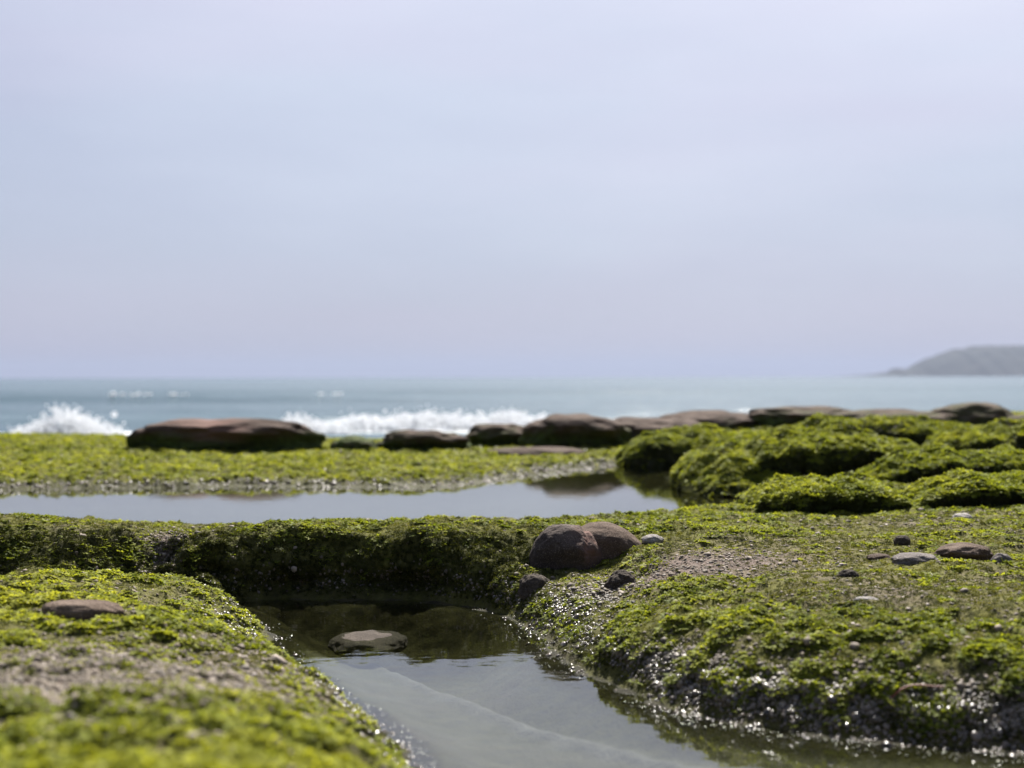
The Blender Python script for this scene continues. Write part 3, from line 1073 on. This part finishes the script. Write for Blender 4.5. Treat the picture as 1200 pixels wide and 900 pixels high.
# the cracked boulder on the ridge and its neighbours
bould = stone('boulder', 621, 706, 618, 684, M_CHAR, 17, 'cracked brown boulder sitting on the algae ridge between the pools', 'boulder', deep=.85, sink=.20, Y=3.72, sub=6, ex=.86, rough=.08, crack=(.72, .12, .10), tilt=3, f1=1.1, overhang=.25)
half_ = stone('broken_half', 664, 764, 617, 668, M_BROWN, 29, None, None, deep=.8, sink=.3, Y=3.78, sub=5, ex=.78, rough=.08, tilt=5, taper=.45, f1=1.1)
bpy.context.view_layer.update()
half_.parent = bould
half_.matrix_parent_inverse = bould.matrix_world.inverted()
half_['label'] = 'lower reddish brown half behind the crack'
stone('rock', 606, 646, 674, 695, M_DARK, 5, 'small dark stone wedged under the left end of the cracked boulder', deep=.8, sink=.45, sub=5, rough=.12)
stone('rock', 708, 748, 673, 692, M_DARK, 8, 'dark flat stone half buried just right of the cracked boulder', deep=.8, sink=.45, sub=5, rough=.14)
stone('rock', 752, 778, 629, 638, M_PALE, 9, 'small pale grey pebble just right of the cracked boulder', deep=.7, sink=.3, sub=4)
gs = 'loose stones on the algae flat right of the pool'
stone('rock', 1103, 1170, 641, 661, M_BROWN, 12, 'largest rounded brown stone of the row lying on the flat at right', group=gs, deep=.8, sink=.3, sub=5, rough=.10, overhang=.25)
stone('rock', 1050, 1106, 648, 665, M_GREY, 14, 'flat grey brown stone in the middle of the row at right', group=gs, deep=.8, sink=.35, sub=5, top_flat=.6)
stone('rock', 1018, 1048, 650, 659, M_BROWN, 15, 'small flat brown stone at the left end of the row at right', group=gs, deep=.8, sink=.35, sub=4, top_flat=.5)
stone('rock', 1164, 1188, 651, 665, M_GREY, 16, 'small grey stone against the right side of the largest stone', group=gs, deep=.8, sink=.3, sub=4)
stone('rock', 982, 1008, 670, 680, M_DARK, 18, 'dark pebble lying in front of the row of stones', group=gs, deep=.7, sink=.3, sub=4)
stone('rock', 1001, 1033, 700, 710, M_PALE, 19, 'pale flat chip of stone on bare olive ground', group=gs, deep=.45, sink=.4, sub=4, top_flat=.6, rz=-24)
stone('rock', 1049, 1068, 630, 641, M_DARK, 21, 'small blackish stone behind the row of stones', group=gs, deep=.8, sink=.3, sub=4)
stone('rock', 1118, 1142, 604, 612, M_PALE, 22, 'light grey stone farthest back on the flat', group=gs, deep=.8, sink=.3, sub=4)
stone('rock', 40, 136, 703, 727, M_BROWN, 25, 'long flat brown stone lying on the green bank at left', deep=.55, sink=.32, sub=5, ex=.8, top_flat=.5, rough=.07, tilt=2)
# the stone that just breaks the pool's surface
gx, gy_ = wp(428, 750)
me = stone_mesh('rock', .175, .22, .06, 31, sub=5, top_flat=.5, rough=.1)
me.materials.append(M_DARK)
o = link(bpy.data.objects.new('rock', me))
o.location = (gx, gy_ + .06, -.019)
tag(o, 'flat brown stone just breaking the surface at the back of the near pool', 'rock')

# boulders along the sea edge
gb = 'boulders along the seaward edge of the shelf'
stone('boulder', 140, 367, 491, 530, M_SHORE, 44, 'long low brown boulder alone at left against the surf', 'boulder', gb, deep=.45, sink=.22, sub=6, ex=.84, rough=.13, f1=1.5, overhang=.25, green=(.9, 0), crack=(.02, .17, .12))
stone('boulder', 384, 440, 511, 530, M_SHORE, 43, 'small green filmed boulder between the long low one and the dark ones', 'boulder', gb, deep=.8, sink=.3, sub=5, rough=.1, green=(.9, .9))
stone('boulder', 436, 548, 506, 531, M_SHORE, 45, 'low dark boulder at the shelf edge in front of the long white surf line', 'boulder', gb, deep=.7, sink=.3, sub=5, ex=.84, rough=.14, f1=1.9, green=(1, .3), overhang=.4)
stone('boulder', 543, 622, 497, 527, M_SHORE, 47, 'dark rounded boulder directly left of the tall brown one', 'boulder', gb, deep=.8, sink=.28, sub=5, ex=.86, rough=.14, f1=1.7, green=(1, .3), overhang=.35)
stone('boulder', 612, 742, 487, 527, M_SHORE, 49, 'tallest rounded brown boulder in the middle of the shelf edge', 'boulder', gb, deep=.8, sink=.25, sub=6, ex=.88, rough=.11, f1=1.5, green=(.8, .15), overhang=.3)
stone('boulder', 560, 690, 521, 536, M_SHORE, 50, 'flat brown slab in front of the tallest brown boulder', 'boulder', gb, deep=.5, sink=.5, sub=5, rough=.08, top_flat=.6, green=(.3, .15))
stone('boulder', 692, 836, 489, 515, M_SHORE, 52, 'wide low brown boulder behind and right of the tallest one', 'boulder', gb, deep=.6, sink=.3, sub=5, ex=.85, rough=.13, f1=1.9, top_flat=.3, green=(.4, 0))
stone('boulder', 772, 905, 484, 507, M_SHORE, 54, 'dark low boulder with brown top on the skyline right of centre', 'boulder', gb, deep=.6, sink=.3, sub=5, ex=.85, rough=.13, f1=1.9, green=(.6, .1))
stone('boulder', 878, 1012, 476, 500, M_SHORE, 56, 'brown capped boulder on the skyline, the highest at right of centre', 'boulder', gb, deep=.6, sink=.3, sub=5, ex=.86, rough=.13, f1=1.9, green=(.7, .3), top_flat=.3)
stone('boulder', 972, 1135, 480, 502, M_SHORE, 57, 'long low boulder on the skyline between two taller ones, left of the dome shaped one', 'boulder', gb, deep=.6, sink=.35, sub=5, ex=.85, rough=.12, green=(.8, .35), top_flat=.4)
stone('boulder', 1098, 1202, 474, 502, M_SHORE, 58, 'dome shaped brown boulder on the skyline right below the headland', 'boulder', gb, deep=.7, sink=.3, sub=5, rough=.11, green=(.6, .4))
stone('boulder', 1184, 1280, 486, 508, M_SHORE, 59, 'dark brown boulder cut by the right edge on the skyline', 'boulder', gb, deep=.7, sink=.3, sub=5, rough=.1, green=(.5, .5))

# algae covered outcrops on the right
go_ = 'algae covered outcrops right of the far pool'


def ledge(name, u0, u1, vt, vb, seed, label, D=3.2, bend=.10, peak=0.0, cave=.5, cover=1.0, rag=1.45, mat=None, lo=.05, gentle=False):
    """an outcrop with an undercut dark face towards the pools and a long back that sinks into the shelf"""
    uc = (u0 + u1) / 2
    gx, gy_, gz = ground(uc, vb)
    W = 1.18 * (u1 - u0) / F * gy_
    H = (vb - vt) / F * gy_
    D = D * H
    nu, nv = 150, 72
    a = np.linspace(-1, 1, nu)
    o_ = seed * 3.7
    ax = np.abs(a)
    hgt = H * np.clip(1 - ax ** 5, 0, 1) ** .8 * (1 + .50 * fbm(a * 1.9 + o_, a * 0, f=1, o=3) + peak * np.exp(-((a - .05) / .35) ** 2))
    fr = bend * W * a ** 2 * 1.6 + .22 * W * .5 * fbm(a * 1.3 + o_ + 9, a * 0, f=1, o=3) + .03 * fbm(a * 7 + o_, a * 0 + 2, f=1, o=2)
    und = .7 * cave * (.5 + .9 * fbm(a * 2.2 + o_ + 4, a * 0, f=1, o=2).clip(-.4, .8))          # how deep the face is undercut
    t = np.linspace(0, 1, nv)
    # profile: foot (inside the cave), cave roof, brow, crown, long back
    pt = (0, .14, .28, .38, .52, .74, 1.0)
    py = (.45, .50, .12, .0, .16, .55, 1.0)
    pz = (-lo / max(H, .01) - .3, .10, .42, .60, .78, 1.0, -.12)
    if gentle:
        pz = (-.30, .02, .22, .42, .70, 1.0, -.12)
    Yp = np.interp(t, pt, py)
    Zp = np.interp(t, pt, pz)
    ks = np.exp(-np.linspace(-2, 2, 9) ** 2)
    ks /= ks.sum()
    Yp = np.convolve(np.pad(Yp, 4, mode='edge'), ks, 'valid')
    Zp = np.convolve(np.pad(Zp, 4, mode='edge'), ks, 'valid')
    frontw = 1 - sstep(.30, .44, t)
    X = np.repeat((a * W / 2)[:, None], nv, 1)
    Yc = fr[:, None] + (Yp * (1 - frontw))[None, :] * D + (Yp * frontw)[None, :] * H * 1.1 * und[:, None] * 1.6
    if gentle:
        Yc = fr[:, None] - ((1 - np.clip(t / .4, 0, 1)) * 1.5 * H)[None, :] + (np.interp(t, pt, (0, 0, 0, 0, .16, .55, 1.0)) * D)[None, :]
    Z = Zp[None, :] * hgt[:, None] - (ax ** 4)[:, None] * lo * 1.2
    P = np.stack([X, Yc, Z], 2)
    nn = normals(P)
    nn *= np.sign(nn[nu // 2, int(nv * .55), 2])
    wx, wy, wz = X + gx, Yc + gy_, Z
    P = P + nn * ((.17 * H * fbm(wx, wy, wz, f=.7 / H, o=3) + .10 * H * fbm(wx, wy, wz, f=2.6 / H, o=2)) * rag)[..., None]
    q4 = grid_faces(nu, nv)
    me = mesh_np(name, P.reshape(-1, 3), np.concatenate([q4[:, (0, 2, 1)], q4[:, (0, 3, 2)]]))
    cov = np.zeros((nu * nv, 3), np.float32)
    cov[:, 0] = np.clip(.55 + .5 * fbm(wx, wy, f=3, o=2), 0, 1).ravel()
    cov[:, 1] = .6
    add_color(me, 'cover', cov)
    me.materials.append(mat or M_DARK)
    o = link(bpy.data.objects.new(name, me))
    o.location = (gx, gy_, gz)
    tag(o, label, 'outcrop', go_)
    grow(o, me, cover, gy_)
    return o


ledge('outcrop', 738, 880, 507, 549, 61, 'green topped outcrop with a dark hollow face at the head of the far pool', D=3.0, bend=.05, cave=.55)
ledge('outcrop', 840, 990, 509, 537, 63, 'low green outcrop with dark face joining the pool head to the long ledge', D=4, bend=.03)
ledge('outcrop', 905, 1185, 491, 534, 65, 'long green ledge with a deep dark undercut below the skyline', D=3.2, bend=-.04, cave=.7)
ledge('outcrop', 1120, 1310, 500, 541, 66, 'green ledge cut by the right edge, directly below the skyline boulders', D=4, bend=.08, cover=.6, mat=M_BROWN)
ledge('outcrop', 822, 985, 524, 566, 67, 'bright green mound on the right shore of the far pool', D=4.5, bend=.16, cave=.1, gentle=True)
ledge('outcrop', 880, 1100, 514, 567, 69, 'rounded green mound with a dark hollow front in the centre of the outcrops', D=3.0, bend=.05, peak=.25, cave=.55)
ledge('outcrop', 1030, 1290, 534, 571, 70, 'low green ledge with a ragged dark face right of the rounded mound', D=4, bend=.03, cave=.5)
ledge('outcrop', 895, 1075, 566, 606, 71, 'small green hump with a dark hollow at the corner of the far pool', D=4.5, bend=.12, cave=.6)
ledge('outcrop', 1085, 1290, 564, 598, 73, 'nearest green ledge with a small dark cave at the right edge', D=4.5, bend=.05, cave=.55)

# a reddish stalk of weed on the grit at lower right
def tube(pts, r, k=8):
    V, Fc = [], []
    for i, p in enumerate(pts):
        p = np.array(p)
        for q in range(k):
            a = 2 * math.pi * q / k
            rr = r * (1 - .5 * i / len(pts))
            V.append(p + np.array([0, math.cos(a) * rr, math.sin(a) * rr]))
    for i in range(len(pts) - 1):
        for q in range(k):
            Fc.append((i * k + q, i * k + (q + 1) % k, (i + 1) * k + (q + 1) % k, (i + 1) * k + q))
    return np.array(V), np.array(Fc)


g0 = ground(1040, 836)
tp = []
for q in np.linspace(0, 1, 9):
    x_ = g0[0] + q * .095
    y_ = g0[1] + .012 * math.sin(q * 3)
    tp.append((x_, y_, float(land(np.array([x_]), np.array([y_]))[0][0]) + .012 + .006 * math.sin(q * 5)))
V, Fc = tube(tp, .0022)
me = mesh_np('weed_stalk', V, Fc)
me.materials.append(mat_plain('weed_stalk', (.20, .060, .035), .5))
tag(link(bpy.data.objects.new('weed_stalk', me)), 'thin reddish weed stalk lying on the wet grit at lower right', 'stalk')
# a pale straw by the left bank of the near pool
g0 = wp(392, 832, .012)
tp = [(g0[0] + q * .075, g0[1] - q * .05, .016 - .006 * q) for q in np.linspace(0, 1, 6)]
V, Fc = tube(tp, .0022)
me = mesh_np('straw', V, Fc)
me.materials.append(mat_plain('straw', (.42, .44, .22), .5))
tag(link(bpy.data.objects.new('straw', me)), 'pale straw lying at the left edge of the near pool', 'straw')

# ------------------------------------------------------------------ surf
def spray(name, pts, size, label):
    n = len(pts)
    scatter(name, pts, np.tile([0, 0, 1.0], (n, 1)), size, np.ones(n), C_DROP, M_FOAM, label=label)


def surf_mass(name, cx_, cy_, base, wid, dep, prof, seed, n, dsize, label):
    """a lumpy heap of white water with droplets thrown off its crest"""
    a = rng.uniform(-1, 1, n)
    ht = np.interp(a, *prof) * (1 + .45 * fbm(a * 4 + seed, a * 0, f=1, o=3))
    up = rng.beta(1.1, 1.7, n)
    pts = np.stack([cx_ + a * wid / 2 + rng.normal(size=n) * .04, cy_ + rng.normal(size=n) * dep, base + ht * up * (1 + .22 * fbm(a * 6 + seed, up * 3, f=1, o=2)) + .03 * rng.normal(size=n) + np.abs(rng.normal(size=n)) * .10 * (rng.uniform(size=n) > .75)], 1)
    size = dsize * np.exp(rng.normal(size=n) * .5) * (1.15 - .75 * up)
    spray(name, pts, size, label)


# burst at the far left: 20..135 px wide at 33 m
surf_mass('wave_spray', (78 - 600) / F * 33, 33.0, SEA, 116 / F * 33, .45,
          ((-1, -.75, -.45, -.15, .05, .35, .6, .85, 1), (.15, .28, .50, .76, .68, .60, .38, .26, .10)), 3, 9000, .030, 'white burst of spray where a wave breaks at far left')
surf_mass('wave_spray', (370 - 600) / F * 36, 36.0, SEA, 70 / F * 36, .4, ((-1, -.5, 0, .5, 1), (.55, .50, .38, .28, .15)), 5, 2500, .028, 'low white surf just right of the long low boulder')
surf_mass('wave_spray', (520 - 600) / F * 40, 40.0, SEA, 250 / F * 40, .6,
          ((-1, -.8, -.6, -.4, -.2, 0, .2, .4, .6, .8, 1), (.25, .42, .32, .38, .46, .40, .34, .42, .48, .40, .25)), 8, 9000, .032, 'long white line of broken surf behind the middle boulders')
for u0, u1 in ((125, 148), (150, 165), (170, 178), (198, 208), (211, 222), (368, 380), (384, 402)):
    n = int((u1 - u0) * 1.2)
    u = rng.uniform(u0, u1, n)
    pts = np.stack([(u - 600) / F * 84, 84 + rng.normal(size=n) * .4, SEA + .50 + rng.uniform(-.1, .14, n) * np.abs(fbm(u * .15, u * 0, f=1, o=1)) * 2.5], 1)
    spray('whitecap', pts, .035 * np.exp(rng.normal(size=n) * .5), 'small whitecap flecks on the crest of the far swell')

# ------------------------------------------------------------------ headland
HD = 2500.0
prof_u = (985, 1010, 1030, 1042, 1047, 1052, 1057, 1064, 1075, 1090, 1105, 1120, 1140, 1160, 1180, 1200, 1240, 1300, 1380, 1470)
prof_v = (441, 440, 438, 436.5, 432.5, 432, 435.5, 433, 427.5, 420, 414.5, 410, 407, 405.5, 405.5, 406, 408, 412, 424, 441)
hx = np.linspace(985, 1470, 260)
hv = np.interp(hx, prof_u, prof_v)
ridge_h = (441 - hv) / F * HD + np.clip(441 - hv, 0, 6) / 6 * (perlin(hx * .25, hx * 0) * 2.0 + perlin(hx * .08, hx * 0 + 5) * 2.6)
dd = np.linspace(-1, 1, 41)
HX = np.repeat(((hx - 600) / F * HD)[:, None], 41, 1)
HY = HD + dd[None, :] * (60 + ridge_h[:, None] * 3.0)
prof = (1 - np.abs(dd)[None, :] ** 1.7)
HZ = SEA - 3 + (ridge_h[:, None] + 3.6) * prof
HZ = HZ + fbm(HX, HY, f=.02, o=4) * 7 * prof * np.clip(ridge_h[:, None] / 30, 0, 1) * (np.abs(dd)[None, :] > .1)
hm = mesh_np('headland', np.stack([HX, HY, HZ], 2).reshape(-1, 3), grid_faces(260, 41)[:, ::-1])
m, t, out = material('headland_scrub')
pos = position(t)
c = ramp(t, noise(t, .03, 6, .65, pos), ((.35, (.010, .014, .011)), (.55, (.018, .023, .017)), (.72, (.050, .044, .038))))
principled(t, out, c, .9, .1)
hm.materials.append(m)
tag(link(bpy.data.objects.new('headland', hm)), 'hazy blue wooded headland on the horizon at right', kind='structure')

# ------------------------------------------------------------------ sea air
bx = [(-5200, -30, -3.5), (5200, -30, -3.5), (5200, 7600, -3.5), (-5200, 7600, -3.5), (-5200, -30, 75), (5200, -30, 75), (5200, 7600, 75), (-5200, 7600, 75)]
me = bpy.data.meshes.new('haze')
me.from_pydata(bx, [], [(0, 3, 2, 1), (4, 5, 6, 7), (0, 1, 5, 4), (1, 2, 6, 5), (2, 3, 7, 6), (3, 0, 4, 7)])
m, t, out = material('haze')
pv = N(t, 'ShaderNodeVolumePrincipled')
pv.inputs['Color'].default_value = (.302, .352, .478, 1)
pv.inputs['Density'].default_value = 2.0e-4
pv.inputs['Anisotropy'].default_value = 0.2
t.links.new(pv.outputs[0], out.inputs['Volume'])
me.materials.append(m)
hz = link(bpy.data.objects.new('haze', me))
tag(hz, 'thin pale sea haze', kind='stuff')
